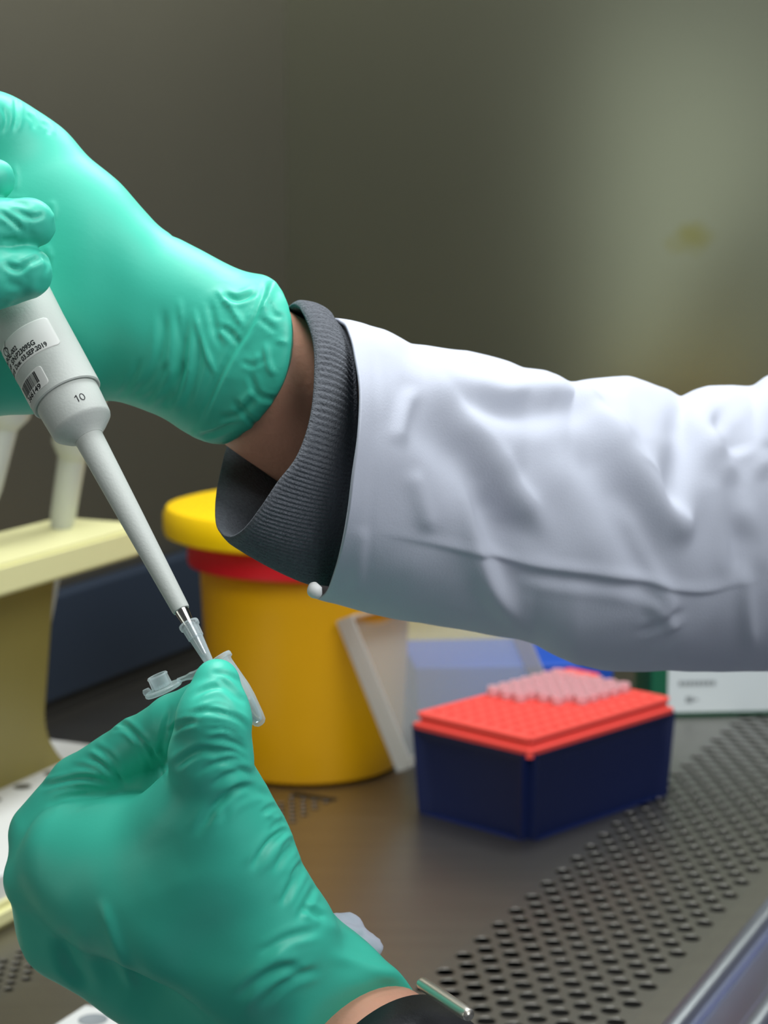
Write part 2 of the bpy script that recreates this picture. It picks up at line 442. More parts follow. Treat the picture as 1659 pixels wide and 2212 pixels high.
# front rail: extruded profile
def extr(name, prof, t0, t1, m, n=1):
    V = []; Fc = []; k = len(prof)
    for i in range(n + 1):
        t = t0 + (t1 - t0) * i / n
        for p, h in prof: V.append(W(p, t, h))
    for i in range(n):
        for j in range(k - 1): Fc.append((i * k + j, i * k + j + 1, (i + 1) * k + j + 1, (i + 1) * k + j))
    return mesh(name, V, Fc, m)
prof = [(.0015, -.002), (.001, 0)]
for a in range(0, 181, 15): prof.append((-.0055 + .0065 * math.cos(math.radians(a)), .0045 * math.sin(math.radians(a)) + .0005))
prof += [(-.0125, -.003), (-.0135, -.0035), (-.0145, -.002), (-.017, .001), (-.032, .0025), (-.034, .004)]
for a in range(30, 151, 15): prof.append((-.0405 + .0075 * math.cos(math.radians(a)), .0018 + .0055 * math.sin(math.radians(a))))
prof += [(-.05, .002), (-.07, -.002), (-.09, -.012), (-.10, -.03), (-.103, -.12), (-.103, -.2)]
rl = extr('trim_1', prof, T0, TE, M['rail']); rl.data.flip_normals() if rl.data.polygons[3].normal.z < 0 else None
tag(rl, kind='structure'); sharp(rl, 50)

# ================================================================== things on the deck
def at(name, p, t, h=0, rot=0.0):
    o = empty(name); o.location = W(p, t, h); o.rotation_euler.z = ROTA + rot; return o
def from_px(px, h, D):
    """deck-parallel point: horizontal position seen at column px at view depth D (m)"""
    # solve for row so that height is h at depth D
    x = (px - CX) / F * D
    # D = y*cT - (h-H)*sT
    y = (D + (h - H) * sT) / cT
    return Vector((x, y, h))

# --- yellow sharps bin
bc = from_px(663, 0, 1.417)
bn = empty('sharps_bin', bc); tag(bn, 'yellow sharps bin with a red ring and overhanging yellow lid, behind the hands', 'bin')
prof = [(.001, .0005), (.060, .0005), (.0635, .003), (.0645, .008)]
prof += [(.0645 + .0065 * k / 6, .008 + .128 * k / 6) for k in range(1, 7)] + [(.070, .138), (.0, .138)]
lathe('body', prof, M['yellow'], bn, 96, cap0=False, cap1=False)
lathe('neck_ring', [(.0, .1375), (.073, .1375), (.0785, .139), (.0792, .142), (.0785, .153), (.076, .156), (.0, .156)], M['red'], bn, 96, False, False)
lid = lathe('lid', [(.0, .156), (.082, .156), (.0875, .1585), (.0885, .163), (.0885, .172), (.086, .1765), (.079, .1785), (.07, .1775), (.06, .1785), (.0, .179)], M['yellow_lid'], bn, 96, False, False)
lid.location = (-.0065, .002, 0)
hd = lathe('hatch', [(.0, .1788), (.038, .1788), (.0395, .180), (.0395, .184), (.038, .186), (.0, .186)], M['yellow_lid'], bn, 64, False, False); hd.location = (.01, .005, 0)

# --- navy tip box
LD = Vector((-.32, .947)).normalized()      # long direction in (p,t)
bx_l, bx_w, bx_h = .126, .084, .0545
p0, t0 = .154, .223
SDv = Vector((LD.y, -LD.x))                  # short direction
BS = 1.0; BX = 1.2
cp = p0 + (LD.x * bx_l / 2 + SDv.x * bx_w / 2) * BX; ct = t0 + (LD.y * bx_l / 2 + SDv.y * bx_w / 2) * BX
rot = math.atan2(LD.x, LD.y)                 # local x = long direction, local y = short direction
tb = at('tip_box', cp, ct, 0, rot); tb.scale = (BX, BX, BS); tag(tb, 'navy pipette tip box with coral red rack and open frosted lid', 'box')
def tip_body():
    bm = bmesh.new(); hx, hy = bx_l / 2, bx_w / 2
    bmesh.ops.create_cube(bm, size=1)
    for v in bm.verts:
        top = v.co.z > 0; k = 0 if top else .0025
        v.co.x = math.copysign(hx - k, v.co.x); v.co.y = math.copysign(hy - k, v.co.y); v.co.z = bx_h if top else 0.0
    bmesh.ops.bevel(bm, geom=[e for e in bm.edges if abs(e.verts[0].co.z - e.verts[1].co.z) > .01], offset=.005, segments=4, affect='EDGES')
    # recessed side panels
    for f in list(bm.faces):
        if abs(f.normal.z) < .3 and f.calc_area() > .0025:
            r = bmesh.ops.inset_region(bm, faces=[f], thickness=.011, depth=0)
            bmesh.ops.translate(bm, verts=f.verts, vec=-f.normal * .004)
            for v in f.verts:
                if v.co.z < .02: v.co.z = .0006
                else: v.co.z -= .002
    for f in list(bm.faces):
        if f.normal.z > .9 and f.calc_area() > .004:
            bmesh.ops.inset_region(bm, faces=[f], thickness=.0022, depth=0)
            bmesh.ops.translate(bm, verts=f.verts, vec=(0, 0, -.004))
    me = bpy.data.meshes.new('base'); bm.to_mesh(me); bm.free()
    o = sharp(link('base', me, M['navy'], tb), 30)
    return o
tip_body()
# panel frame lines (pale worn edge)
rk = .057
def rack_plate():
    """coral rack: raised slab with 8 x 12 round holes"""
    hx, hy = .0578, .0372; z1 = .0635; z0 = .0515; V = []; Fc = []
    # side walls with a step
    def ring(ix, z):
        b = len(V)
        for x, y in rrect(-hx - ix, -hy - ix, hx + ix, hy + ix, .003, 5): V.append((x, y, z))
        return b, 24
    rs = [ring(.0028, z0), ring(.0028, .0565), ring(.0003, .0572), ring(.0003, .0605), ring(.0012, .061), ring(.0012, z1 - .0004), ring(.0008, z1)]
    for (a, n), (b, _) in zip(rs[:-1], rs[1:]):
        for k in range(n): k2 = (k + 1) % n; Fc.append((a + k, a + k2, b + k2, b + k))
    # perforated top
    P = .009; nx, ny = 12, 8; a = P / 2; per = []
    for s in range(4):
        for k in range(4):
            u = -1 + k / 2; per.append([(a, u * a), (-u * a, a), (-a, -u * a), (u * a, -a)][s])
    ns = len(per); ang = [math.atan2(y, x) for x, y in per]
    for i in range(nx):
        for j in range(ny):
            cx, cy = (i - 5.5) * P, (j - 3.5) * P; bb = len(V)
            for x, y in per: V.append((cx + x, cy + y, z1))
            for rr, hh in ((.0031, z1), (.0028, z1 - .0006), (.0026, z1 - .010)):
                for g in ang: V.append((cx + rr * math.cos(g), cy + rr * math.sin(g), hh))
            for L in range(3):
                for k in range(ns): k2 = (k + 1) % ns; Fc.append((bb + L * ns + k, bb + L * ns + k2, bb + (L + 1) * ns + k2, bb + (L + 1) * ns + k))
    # border strips
    o = rs[-1][0]; X, Y = 6 * P, 4 * P; b = len(V)
    for x0, y0, x1, y1 in ((-hx - .0008, -hy - .0008, hx + .0008, -Y), (-hx - .0008, Y, hx + .0008, hy + .0008), (-hx - .0008, -Y, -X, Y), (X, -Y, hx + .0008, Y)):
        b = len(V); V.extend([(x0, y0, z1), (x1, y0, z1), (x1, y1, z1), (x0, y1, z1)]); Fc.append((b, b + 1, b + 2, b + 3))
    o = mesh('rack', V, Fc, M['coral'], tb, smooth=False)
    return o
rack_plate()
box('latch', (.048, .012, .0635), (.0625, .034, .0685), M['coral'], tb, .0015)
# tips still in the far rows
def tip_mesh():
    o = lathe('pipette_tip', [(.0019, .0), (.0021, .0005), (.0030, .0105), (.0037, .011), (.0037, .0158), (.0033, .0161), (.0026, .0158), (.0026, .012), (.0, .0115)], M['tip'], None, 20, True, False)
    return o
tp = None; k = 0
for i in range(5, 12):
    for j in range(2, 8):
        if i == 5 and j < 5: continue
        if i < 7 and j < 3: continue
        if tp is None: tp = tip_mesh(); o = tp
        else: o = tp.copy(); COL.objects.link(o)
        lm = tb.matrix_basis if tb.parent is None else tb.matrix_world
        q = Matrix.Translation(tb.location) @ Matrix.Rotation(tb.rotation_euler.z, 4, 'Z') @ Vector(((i - 5.5) * .009 * BX, (j - 3.5) * .009 * BX, .0537 * BS))
        o.location = q; o.scale = (BX, BX, BS); k += 1
        tag(o, 'translucent pale tip standing in the coral red rack of the navy box', 'pipette tip', 'tips standing in the red rack')
# lid
def lid_mesh():
    a = math.radians(26.5); hx = bx_l / 2 + .0005; L = .100; dp = .0125; th = .0012
    O = Vector((0, bx_w / 2 + .005, bx_h - .031))
    u = Vector((0, math.sin(a), math.cos(a)))        # up the opened lid
    nrm = Vector((0, -math.cos(a), math.sin(a)))     # from panel towards the box
    def P(x, s, d): return O + Vector((x, 0, 0)) + u * s + nrm * d
    def slab(name, x0, x1, s0, s1, d0, d1, m, par, bev=.0005):
        bm = bmesh.new(); vs = [bm.verts.new(P(x, s, d)) for x in (x0, x1) for s in (s0, s1) for d in (d0, d1)]
        for f in ((0, 1, 3, 2), (4, 6, 7, 5), (0, 4, 5, 1), (2, 3, 7, 6), (0, 2, 6, 4), (1, 5, 7, 3)): bm.faces.new([vs[i] for i in f])
        bmesh.ops.recalc_face_normals(bm, faces=bm.faces)
        if bev: bmesh.ops.bevel(bm, geom=bm.edges[:], offset=bev, segments=2, affect='EDGES')
        me = bpy.data.meshes.new(name); bm.to_mesh(me); bm.free(); return sharp(link(name, me, m, par), 40)
    panel = slab('lid', -hx, hx, 0, L, -th, 0, M['lid'], tb)
    panel['label'] = 'frosted clear hinged lid standing open'
    for x0, x1 in ((-hx, -hx + th), (hx - th, hx)):
        slab('side_wall', x0, x1, .001, L, 0, dp, M['lid_edge'], panel)
    slab('end_wall', -hx, hx, L - th, L, 0, dp, M['lid_edge'], panel)
    for x in (-.052, .052):
        slab('hinge', x - .004, x + .004, .002, .008, .0, .008, M['lid_edge'], panel, .001)
lid_mesh()

# --- blue box and pale yellow box behind, green and white box
v = from_px(1092, 0, 1.545)
b = box('blue_tray', (-.073, -.04, 0), (.073, .05, .047), M['blue'], None, .003, taper=.003); b.location = v; b.rotation_euler.z = .10
tag(b, 'bright blue lidded tray behind the open frosted lid', 'tray')
v = from_px(1010, 0, 1.665)
b = box('carton', (-.055, -.03, 0), (.05, .03, .088), M['pale_yellow'], None, .002); b.location = v; b.rotation_euler.z = .05
tag(b, 'pale yellow carton behind the blue tray, half hidden by the sleeve', 'box')

gb = empty('reagent_box', Wp(1405, 1550, 1537)); gb.location.z = 0; gb.rotation_euler.z = math.atan2(.006, .076)
tag(gb, 'green carton with a large white label at the right edge', 'box')
box('carton', (0, 0, 0), (.135, .06, .075), M['green_card'], gb, .0015)
lb = prism('front_label', rrect(.0125, .0032, .131, .058, .004), 0, .0006, M['white_card'], gb); lb.rotation_euler = (PI / 2, 0, 0); lb.location = (0, 0, 0)
def text_mesh(s, font_size=1.0):
    cu = bpy.data.curves.new('t', 'FONT'); cu.body = s; cu.size = font_size; cu.resolution_u = 3; cu.offset = 0.034
    o = bpy.data.objects.new('t', cu); COL.objects.link(o); dg = bpy.context.evaluated_depsgraph_get()
    me = bpy.data.meshes.new_from_object(o.evaluated_get(dg)); V = [tuple(v.co) for v in me.vertices]; Fc = [tuple(p.vertices) for p in me.polygons]
    bpy.data.objects.remove(o); bpy.data.curves.remove(cu); bpy.data.meshes.remove(me); return V, Fc
def bars(name, rects, m, par, y):
    V = []; Fc = []
    for x0, z0, x1, z1 in rects:
        b = len(V); V += [(x0, y, z0), (x1, y, z0), (x1, y, z1), (x0, y, z1)]; Fc.append((b, b + 1, b + 2, b + 3))
    return mesh(name, V, Fc, m, par, False)
R_ = []
x = .0205
for wd in (.004, .003, .0035, .003, .0035, .0035, .004, .0035): R_.append((x, .0232, x + wd * .8, .0268)); x += wd
pr = bars('printed_word', R_, M['print_grey'], gb, -.0009)
bars('printed_mark', [(.026, .0105, .031, .0150), (.0315, .012, .035, .0135)], M['print_grey'], gb, -.0009)

# --- added slab and dark strip standing in for the back wall's blue reflection and shade
b = AB('blue_reflection_slab', .580, .597, .30, .745, .012, .090, M['slate'], bev=.003); tag(b, 'long dark slate blue slab added to imitate a reflection on the back wall', 'tray'); box('shade_strip', (-.21, -.006, -.012), (.21, .0085, .001), M['plenum'], b)

# --- pipette stand (cream) at the left
st = at('pipette_stand', .41, 0.0, 0); tag(st, 'cream pipette stand with a top shelf on an olive pillar darkened to look shaded, at the left edge', 'stand')
def tq(p): return p - .41
# local x = t, y = p-.41
tp_ = prism('top_shelf', rrect(-.33, tq(.395), .196, tq(.462), .016), .163, .181, M['cream'], st, .002)
def pillar():
    V = []; Fc = []; prs = []
    for k in range(25):
        z = .026 + (.163 - .026) * k / 24
        u = min(1, (z - .026) / .045); fl = .022 * (1 - u) ** 2.2
        u2 = min(1, (.163 - z) / .02); fl2 = .004 * (1 - u2) ** 2
        sh = .026 * (1 - (z - .026) / .137)
        ring = rrect(-.10 - fl, tq(.428) + sh - fl * .2, .147 + .016 * (1 - (z - .026) / .137) + fl + fl2, tq(.458) + sh + fl * .2, .010, 6)
        prs.append(len(V)); V += [(x, y, z) for x, y in ring]; n = len(ring)
    for a, b in zip(prs[:-1], prs[1:]):
        for k in range(n): k2 = (k + 1) % n; Fc.append((a + k, a + k2, b + k2, b + k))
    return mesh('pillar', V, Fc, M['olive'], st)
pillar()
prism('base', rrect(-.33, tq(.352), .225, tq(.505), .012), 0, .014, M['cream'], st, .004)
def base_plate():
    # white top plate with round wells: flat grey discs laid on top
    y0, y1 = tq(.358), tq(.500); x0, x1 = -.30, .218
    V = []; Fc = []; zt = .0285; zb = .013
    ring = rrect(x0, y0, x1, y1, .010, 6); n = len(ring)
    V += [(x, y, zb) for x, y in ring]; V += [(x, y, zt - .0015) for x, y in ring]
    r2 = rrect(x0 + .0015, y0 + .0015, x1 - .0015, y1 - .0015, .0085, 6); V += [(x, y, zt) for x, y in r2]
    for L in range(2):
        for k in range(n): k2 = (k + 1) % n; Fc.append((L * n + k, L * n + k2, (L + 1) * n + k2, (L + 1) * n + k))
    Fc.append(tuple(range(2 * n, 3 * n)))
    return mesh('base_plate', V, Fc, M['white_plastic'], st, False)
base_plate()
bars('blue_mark', [(-.10, .016, -.030, .0245)], M['blue'], st, tq(.358) - .0004)
def base_wells():
    out = []
    for t in (-.1695, -.1375, -.1055, -.0735, -.0415, -.0095, .0225, .0545, .0865, .1175, .1495):
        w = lathe('well', [(.0055, .0286), (.0046, .0288), (.0042, .0286), (.0, .0286)], M['well'], st, 24, False, False); w.location = (t, tq(.4405), 0.0003)
base_wells()

def hanging_pipette(base, top, label, sc=1.0):
    """plain grey pipette hung in the shelf; base = nozzle end, top = handle end (world)"""
    d = (top - base).normalized(); r = empty('pipette')
    z = d; x = Vector((1, 0, 0)); y = z.cross(x).normalized(); x = y.cross(z)
    m = Matrix((x, y, z)).transposed().to_4x4(); m.translation = base; r.matrix_world = m
    tag(r, label, 'pipette', 'grey pipettes hanging in the stand')
    L = (top - base).length
    lathe('nozzle', [(.0, .0), (.0030, .0), (.0042, .03), (.0060, .060), (.0078, .072), (.0084, .112)], M['grey_plastic'], r, 32, False, True)
    lathe('collar', [(.0086, .110), (.0134, .118), (.0142, .145)], M['grey_plastic'], r, 40)
    lathe('handle', [(.0144, .145), (.0150, .150), (.0160, .20), (.017, L)], M['grey_plastic'], r, 40)
    return r
A = W(.43, .096, .085); 
hanging_pipette(Wp(100, 1345, 1290), Wp(185, 800, 1235), 'grey pipette hanging through the cream shelf just behind the held pipette')
hanging_pipette(Wp(-85, 1300, 1200), Wp(55, 720, 1150), 'grey pipette hanging at the very left edge of the cream shelf')

# --- white rack at the bottom
wr = at('tube_rack', .245, -.115, 0); tag(wr, 'low white tube rack at the bottom edge beneath the glove', 'rack')
def low_rack():
    prism('plate', rrect(-.14, -.085, .0, .0, .002), 0, .010, M['white_plastic'], wr, .0006)
    for i in range(6):
        for j in range(3):
            w = lathe('well', [(.0068, .0102), (.0062, .0104), (.0058, .0101), (.0, .0101)], M['print_grey'], wr, 24, False, False); w.location = (-.014 - .02 * i, -.013 - .022 * j, 0)
low_rack()

# ================================================================== gloved hands
def finish(V, Q, m, name, parent, fl, noise=0.0, nsc=6.0, rl=3):
    V = relax(V, Q, rl, .5); N = vnormals(V, Q)
    if noise: V = V + N * (noise * vnoise(V, nsc, 3))[:, None]
    V = folds(V, N, fl); V = relax(V, Q, 2, .4)
    Wv = toW(V)
    return mesh(name, Wv, Q, m, parent)

# left forearm axis (comes towards the viewer to the lower right)
LW = C3(772, 2292, 592.0)                    # wrist, at the glove's rim
LA = np.array([.612, -.382, .69]); LA /= np.linalg.norm(LA)

def left_glove(parent):
    h = .62
    g = Grid((-112, -186, -650), (28, -32, -515), h)
    thumb = g.chain([(468, 1474, 546, 6.2), (462, 1548, 544, 9.2), (455, 1632, 549, 10.2), (468, 1725, 558, 11.6), (520, 1860, 567, 13.2), (590, 2010, 573, 15.0)], 4)
    palm = g.chain([(98, 1895, 600, 12.0), (170, 1990, 610, 17), (300, 2040, 613, 20.5), (450, 2150, 612, 22.0)], 6)
    web = g.chain([(160, 1842, 588, 14.5), (295, 1860, 580, 17.0), (390, 1838, 572, 15.5), (470, 1805, 565, 13.5)], 6)
    mid = g.chain([(240, 1920, 586, 18), (380, 1950, 580, 20), (530, 2040, 582, 20.0), (640, 2130, 587, 20)], 6)
    wrist = g.cap(C3(560, 2130, 602), LW + LA * 6, 20.5, 25.8)
    hump = g.chain([(650, 2062, 590, 13), (722, 2114, 590, 12.3), (790, 2168, 588, 12.3)], 3)
    fill = g.chain([(402, 1775, 566, 11.5), (445, 1850, 567, 14.0)], 3); web = smin(web, fill, 10)
    R = smin(smin(palm, web, 10), smin(mid, wrist, 9), 12); R = smin(R, thumb, 13); R = smin(R, hump, 6)
    idx = g.chain([(108, 1806, 602, 12.0), (178, 1704, 600, 9.8), (300, 1612, 588, 8.3), (380, 1560, 576, 7.7), (440, 1520, 569, 6.6)], 2)
    R = smin(R, idx, 3.0)
    for q in ([(130, 1900, 612, 10), (165, 1790, 606, 9.2), (250, 1720, 596, 8.2), (330, 1690, 590, 7.4)],
              [(190, 1960, 622, 10), (200, 1850, 622, 9.0), (280, 1780, 612, 8.0), (350, 1800, 604, 7.2)],
              [(270, 2010, 626, 9.5), (260, 1900, 630, 8.0), (330, 1850, 622, 7.2), (380, 1870, 612, 6.6)]):
        R = smin(R, g.chain(q, 2), 2.0)
    # cut at the rim of the cuff
    pl = (g.X - LW[0]) * LA[0] + (g.Y - LW[1]) * LA[1] + (g.Z - LW[2]) * LA[2]
    R = smax(R, pl - 1.5, 2.0)
    V, Q = surface_nets(R, g.lo, h)
    fl = [('v', p, wd, a) for p, wd, a in [
        ([(452, 1452), (493, 1458), (520, 1475)], 5, .35),
        ([(409, 1513), (442, 1490), (478, 1484), (505, 1503), (533, 1533)], 6, .7),
        ([(466, 1463), (503, 1489), (534, 1523)], 5, .6),
        ([(400, 1548), (442, 1536), (483, 1541), (518, 1556), (540, 1582)], 6, .75),
        ([(362, 1586), (392, 1566), (432, 1556)], 6, .8),
        ([(440, 1578), (480, 1574), (520, 1590)], 5, .35),
        ([(440, 1604), (473, 1597), (506, 1604), (537, 1625)], 6, .6),
        ([(372, 1664), (402, 1637), (440, 1621), (492, 1626)], 8, .95),
        ([(460, 1648), (500, 1650), (540, 1668)], 6, .4),
        ([(452, 1704), (488, 1678), (523, 1668), (556, 1680)], 8, .7),
        ([(462, 1755), (493, 1721), (523, 1703), (572, 1700)], 8, .9),
        ([(420, 1812), (456, 1755), (489, 1719), (540, 1690)], 10, .7),
        ([(473, 1782), (500, 1736), (560, 1712), (600, 1728)], 8, .6),
        ([(540, 1885), (578, 1827), (622, 1786)], 9, .9),
        ([(588, 1890), (620, 1838), (652, 1812)], 8, .8),
        ([(604, 1963), (633, 1907), (664, 1850)], 8, .9),
        ([(640, 1990), (665, 1945), (690, 1900)], 7, .6),
        ([(650, 1960), (676, 1970), (705, 1985)], 7, .8),
        ([(555, 2066), (620, 2027), (700, 2006)], 9, .7),
        ([(510, 2165), (549, 2122), (600, 2094), (660, 2088)], 11, 1.0),
        ([(560, 2180), (620, 2120), (700, 2090)], 9, .6),
        ([(222, 1563), (262, 1563), (303, 1596), (328, 1628), (340, 1672)], 6, 1.0),
        ([(290, 1596), (318, 1640), (324, 1680)], 5, .5),
        ([(178, 1637), (211, 1645), (245, 1671), (276, 1700)], 7, .9),
        ([(196, 1610), (236, 1634), (268, 1679)], 6, .6),
        ([(80, 1702), (127, 1690), (186, 1681), (262, 1694)], 6, .9),
        ([(98, 1745), (139, 1725), (205, 1714)], 7, .45),
        ([(150, 1752), (200, 1730), (250, 1722)], 6, .25),
        ([(448, 1562), (490, 1562), (530, 1580)], 3.5, .3), ([(455, 1590), (500, 1590), (536, 1606)], 3.5, .35), ([(430, 1532), (470, 1522), (515, 1540)], 3.5, .3),
        ([(470, 1622), (505, 1624), (538, 1645)], 4, .4), ([(420, 1680), (450, 1656), (500, 1640), (540, 1652)], 5, .45), ([(440, 1790), (470, 1742), (505, 1716)], 5, .45),
        ([(560, 1760), (590, 1742), (615, 1748)], 5, .6), ([(575, 1800), (605, 1775), (632, 1780)], 5, .5), ([(600, 1840), (625, 1815), (648, 1822)], 5, .6), ([(622, 1900), (648, 1868), (668, 1866)], 5, .6), ([(560, 1850), (590, 1810), (628, 1790)], 5, .4),
        ([(320, 1610), (346, 1650), (352, 1690)], 4, .5), ([(232, 1575), (275, 1580), (312, 1618)], 4, .4), ([(205, 1618), (240, 1650), (262, 1690)], 4, .5), ([(150, 1655), (200, 1660), (240, 1690)], 5, .5), ([(106, 1712), (150, 1702), (210, 1700)], 4, .4),
        ([(370, 1520), (352, 1600), (346, 1660)], 6, .5),
        ([(131, 2000), (152, 2070), (205, 2160)], 18, 1.0)]]
    fl += [('r', [(216, 1935), (253, 2046), (296, 2150)], 13, 1.1), ('r', [(690, 1990), (760, 2020), (850, 2090)], 14, .6),
           ('r', [(700, 2060), (790, 2085), (880, 2112)], 16, .9), ('r', [(640, 2040), (560, 2100), (520, 2212)], 22, 1.0),
           ('r', [(570, 1760), (610, 1770)], 8, .5), ('r', [(640, 1850), (668, 1850)], 8, .5)]
    return finish(V, Q, M['glove'], 'glove', parent, fl, .22, 9)

def right_glove(parent):
    h = .66
    g = Grid((-152, -2, -655), (-20, 132, -560), h)
    st_ = np.array([(-200, 250, 880, 626, 23), (-80, 215, 905, 626, 26), (-30, 206, 902, 626, 26.5), (0, 214, 896, 626, 26.5), (60, 244, 895, 626, 26.5), (100, 270, 890, 626, 26.5),
                    (150, 308, 882, 625, 26), (200, 350, 868, 624, 25.5), (240, 382, 864, 624, 25), (270, 408, 872, 624, 25), (300, 446, 882, 623, 24.5), (350, 497, 902, 622, 24),
                    (400, 524, 936, 621, 24), (440, 544, 954, 620, 24.5), (480, 566, 962, 619, 25), (530, 588, 966, 618, 26), (590, 598, 966, 617, 27), (680, 640, 966, 616, 28)], float)
    X = g.X[:, 0, 0]; xs = (st_[:, 0] - CX) * 620 / F
    Dm = np.interp(X, xs, st_[:, 3]); a_t = (CY - np.interp(X, xs, st_[:, 1])) * Dm / F; a_b = (CY - np.interp(X, xs, st_[:, 2])) * Dm / F
    bb = np.interp(X, xs, st_[:, 4])
    ker = np.ones(9) / 9
    def sm(v): return np.convolve(np.pad(v, 4, 'edge'), ker, 'valid')
    a_t, a_b, bb, Dm = sm(a_t), sm(a_b), sm(bb), sm(Dm)
    cy = ((a_t + a_b) / 2)[:, None, None]; ah = ((a_t - a_b) / 2)[:, None, None]; cz = (-Dm)[:, None, None]; bz = bb[:, None, None]
    # slightly boxier than an ellipse
    q = ((np.abs(g.Y - cy) / ah) ** 2.3 + (np.abs(g.Z - cz) / bz) ** 2.3) ** (1 / 2.3)
    R = ((q - 1) * np.minimum(ah, bz)).astype(np.float32)
    c = C3(400, 742, 620); rad = 236 * 620 / F
    cyl = np.sqrt((g.X - c[0]) ** 2 + (g.Y - c[1]) ** 2) - rad
    R = np.where(g.X > c[0] - 4, smax(R, cyl.astype(np.float32), 2.2), R)
    # thumb root, index and the three fingers closing round the pipette
    R = smin(R, g.chain([(60, 352, 622, 12), (-10, 286, 612, 10), (-90, 232, 600, 9)], 3), 8)
    def finger(y0, tip, rt, rm, D=574):
        return g.chain([(-40, y0 + 10, 622, 9), (-135, y0 + 5, 610, 9.5), (-165, y0, 590, 9.5), (-110, (y0 + tip[1]) / 2, D + 2, rm), (tip[0] - 75, tip[1] + 12, D, rm), (tip[0], tip[1], D + 1, rt)], 1.5)
    for f_ in (finger(420, (-14, 388), 5.9, 6.8, 577), finger(520, (66, 482), 7.0, 8.3, 575), finger(630, (55, 588), 7.4, 9.0, 573)):
        R = smin(R, f_, 1.2)
    V, Q = surface_nets(R, g.lo, h)
    fl = [('s', [(600, 585), (574, 639), (541, 708), (509, 756), (475, 820), (447, 880), (408, 950)][::-1], 7, .9)]
    fl += [('v', p, wd, a) for p, wd, a in [
        ([(578, 600), (570, 639), (541, 708), (509, 756), (475, 820), (447, 880), (415, 940)], 6, .7),
        ([(480, 635), (513, 647), (556, 630)], 6, .9), ([(470, 702), (500, 722), (516, 746)], 6, .7),
        ([(400, 770), (386, 837), (356, 884)], 9, 1.0), ([(354, 660), (353, 714), (343, 777), (319, 828), (272, 866)], 9, .8),
        ([(396, 676), (396, 740), (385, 803), (362, 847), (345, 892)], 10, 1.1), ([(306, 770), (280, 828), (254, 864)], 7, .5),
        ([(362, 777), (341, 833), (306, 874)], 8, .9), ([(430, 700), (425, 800), (390, 900)], 9, .7),
        ([(450, 640), (462, 700), (480, 760)], 7, .5), ([(33, 205), (36, 251), (27, 285)], 5, .7), ([(5, 225), (14, 260), (3, 290)], 5, .5),
        ([(60, 243), (72, 262), (74, 280)], 5, .35), ([(92, 262), (104, 276), (104, 292)], 5, .3),
        ([(-5, 456), (25, 476), (54, 504)], 5, .8), ([(30, 455), (70, 470), (98, 462)], 5, .6), ([(20, 436), (60, 440)], 5, .3),
        ([(0, 520), (40, 515)], 5, .4), ([(2, 566), (38, 582), (66, 566), (98, 552)], 6, .9), ([(90, 545), (104, 570), (100, 590)], 4, .5),
        ([(10, 610), (50, 620)], 8, .4), ([(560, 690), (600, 720)], 5, .5), ([(575, 640), (590, 680), (612, 690)], 5, .5),
        ([(500, 860), (540, 900), (560, 930)], 6, .5), ([(470, 900), (520, 890), (560, 850)], 6, .6), ([(540, 800), (560, 850), (600, 860)], 6, .5), ([(430, 938), (470, 928), (520, 905)], 5, .7), ([(520, 780), (550, 790), (575, 775)], 5, .4)]]
    fl += [('r', p, wd, a) for p, wd, a in [
        ([(464, 620), (500, 665), (530, 712)], 6, .9), ([(418, 662), (437, 738), (470, 820)], 6, .8), ([(386, 640), (399, 746)], 6, .5),
        ([(574, 735), (583, 790), (598, 812)], 6, .8), ([(585, 600), (582, 640), (560, 690)], 8, .8), ([(596, 735), (622, 742)], 6, .5),
        ([(550, 840), (520, 870)], 8, .6), ([(560, 760), (556, 800)], 8, .4), ([(110, 430), (117, 455), (112, 480)], 5, .4), ([(100, 528), (112, 560)], 5, .5), ([(30, 352), (37, 385), (34, 415)], 4, .4)]]
    V0 = relax(V, Q, 3, .5); N = vnormals(V0, Q)
    D = -V0[:, 2]; px = CX + V0[:, 0] / D * F; py = CY - V0[:, 1] / D * F
    wcuff = np.clip((px - 400) / 90, 0, 1) * np.clip((py - 560) / 60, 0, 1)
    V0 = V0 + N * ((.12 * vnoise(V0, 9, 3)) + wcuff * (.22 * vnoise(V0, 8, 5) + .07 * vnoise(V0, 2.4, 6)))[:, None]
    wf = ((px < 125) & (D < 590)).astype(float)
    V0 = V0 + N * (wf * .28 * vnoise(V0, 2.6, 9))[:, None]
    V0 = folds(V0, vnormals(V0, Q), fl); V0 = relax(V0, Q, 2, .4)
    return mesh('glove', toW(V0), Q, M['glove'], parent)

# ---- person: arms (skin) as one continuous surface through the shoulders, mostly outside the picture
def tube_world(name, P, m, parent, seg=40, rings=120):
    """P: (x,y,z,r) in world metres"""
    S = spline(P, rings); V = []; Fc = []
    T = np.gradient(S[:, :3], axis=0); T /= np.linalg.norm(T, axis=1, keepdims=True)
    up = np.array([0, 0, 1.0]); prev = None
    for i in range(rings):
        if prev is None: x = np.cross(up, T[i])
        else: x = prev - T[i] * (prev @ T[i])
        x /= np.linalg.norm(x); prev = x; y = np.cross(T[i], x)
        for k in range(seg):
            a = 2 * PI * k / seg; V.append(S[i, :3] + S[i, 3] * (math.cos(a) * x + math.sin(a) * y))
    for i in range(rings - 1):
        for k in range(seg):
            k2 = (k + 1) % seg; Fc.append((i * seg + k, i * seg + k2, (i + 1) * seg + k2, (i + 1) * seg + k))
    Fc.append(tuple(reversed(range(seg)))); Fc.append(tuple((rings - 1) * seg + k for k in range(seg)))
    return V, Fc
def P4(px, py, D, r): return tuple(Wp(px, py, D)) + (r,)
def lw(s, r, off=(0, 0, 0)): return tuple(toW(LW + LA * s + np.array(off))[0]) + (r,)
def WW(p, t, h, r): return tuple(W(p, t, h)) + (r,)
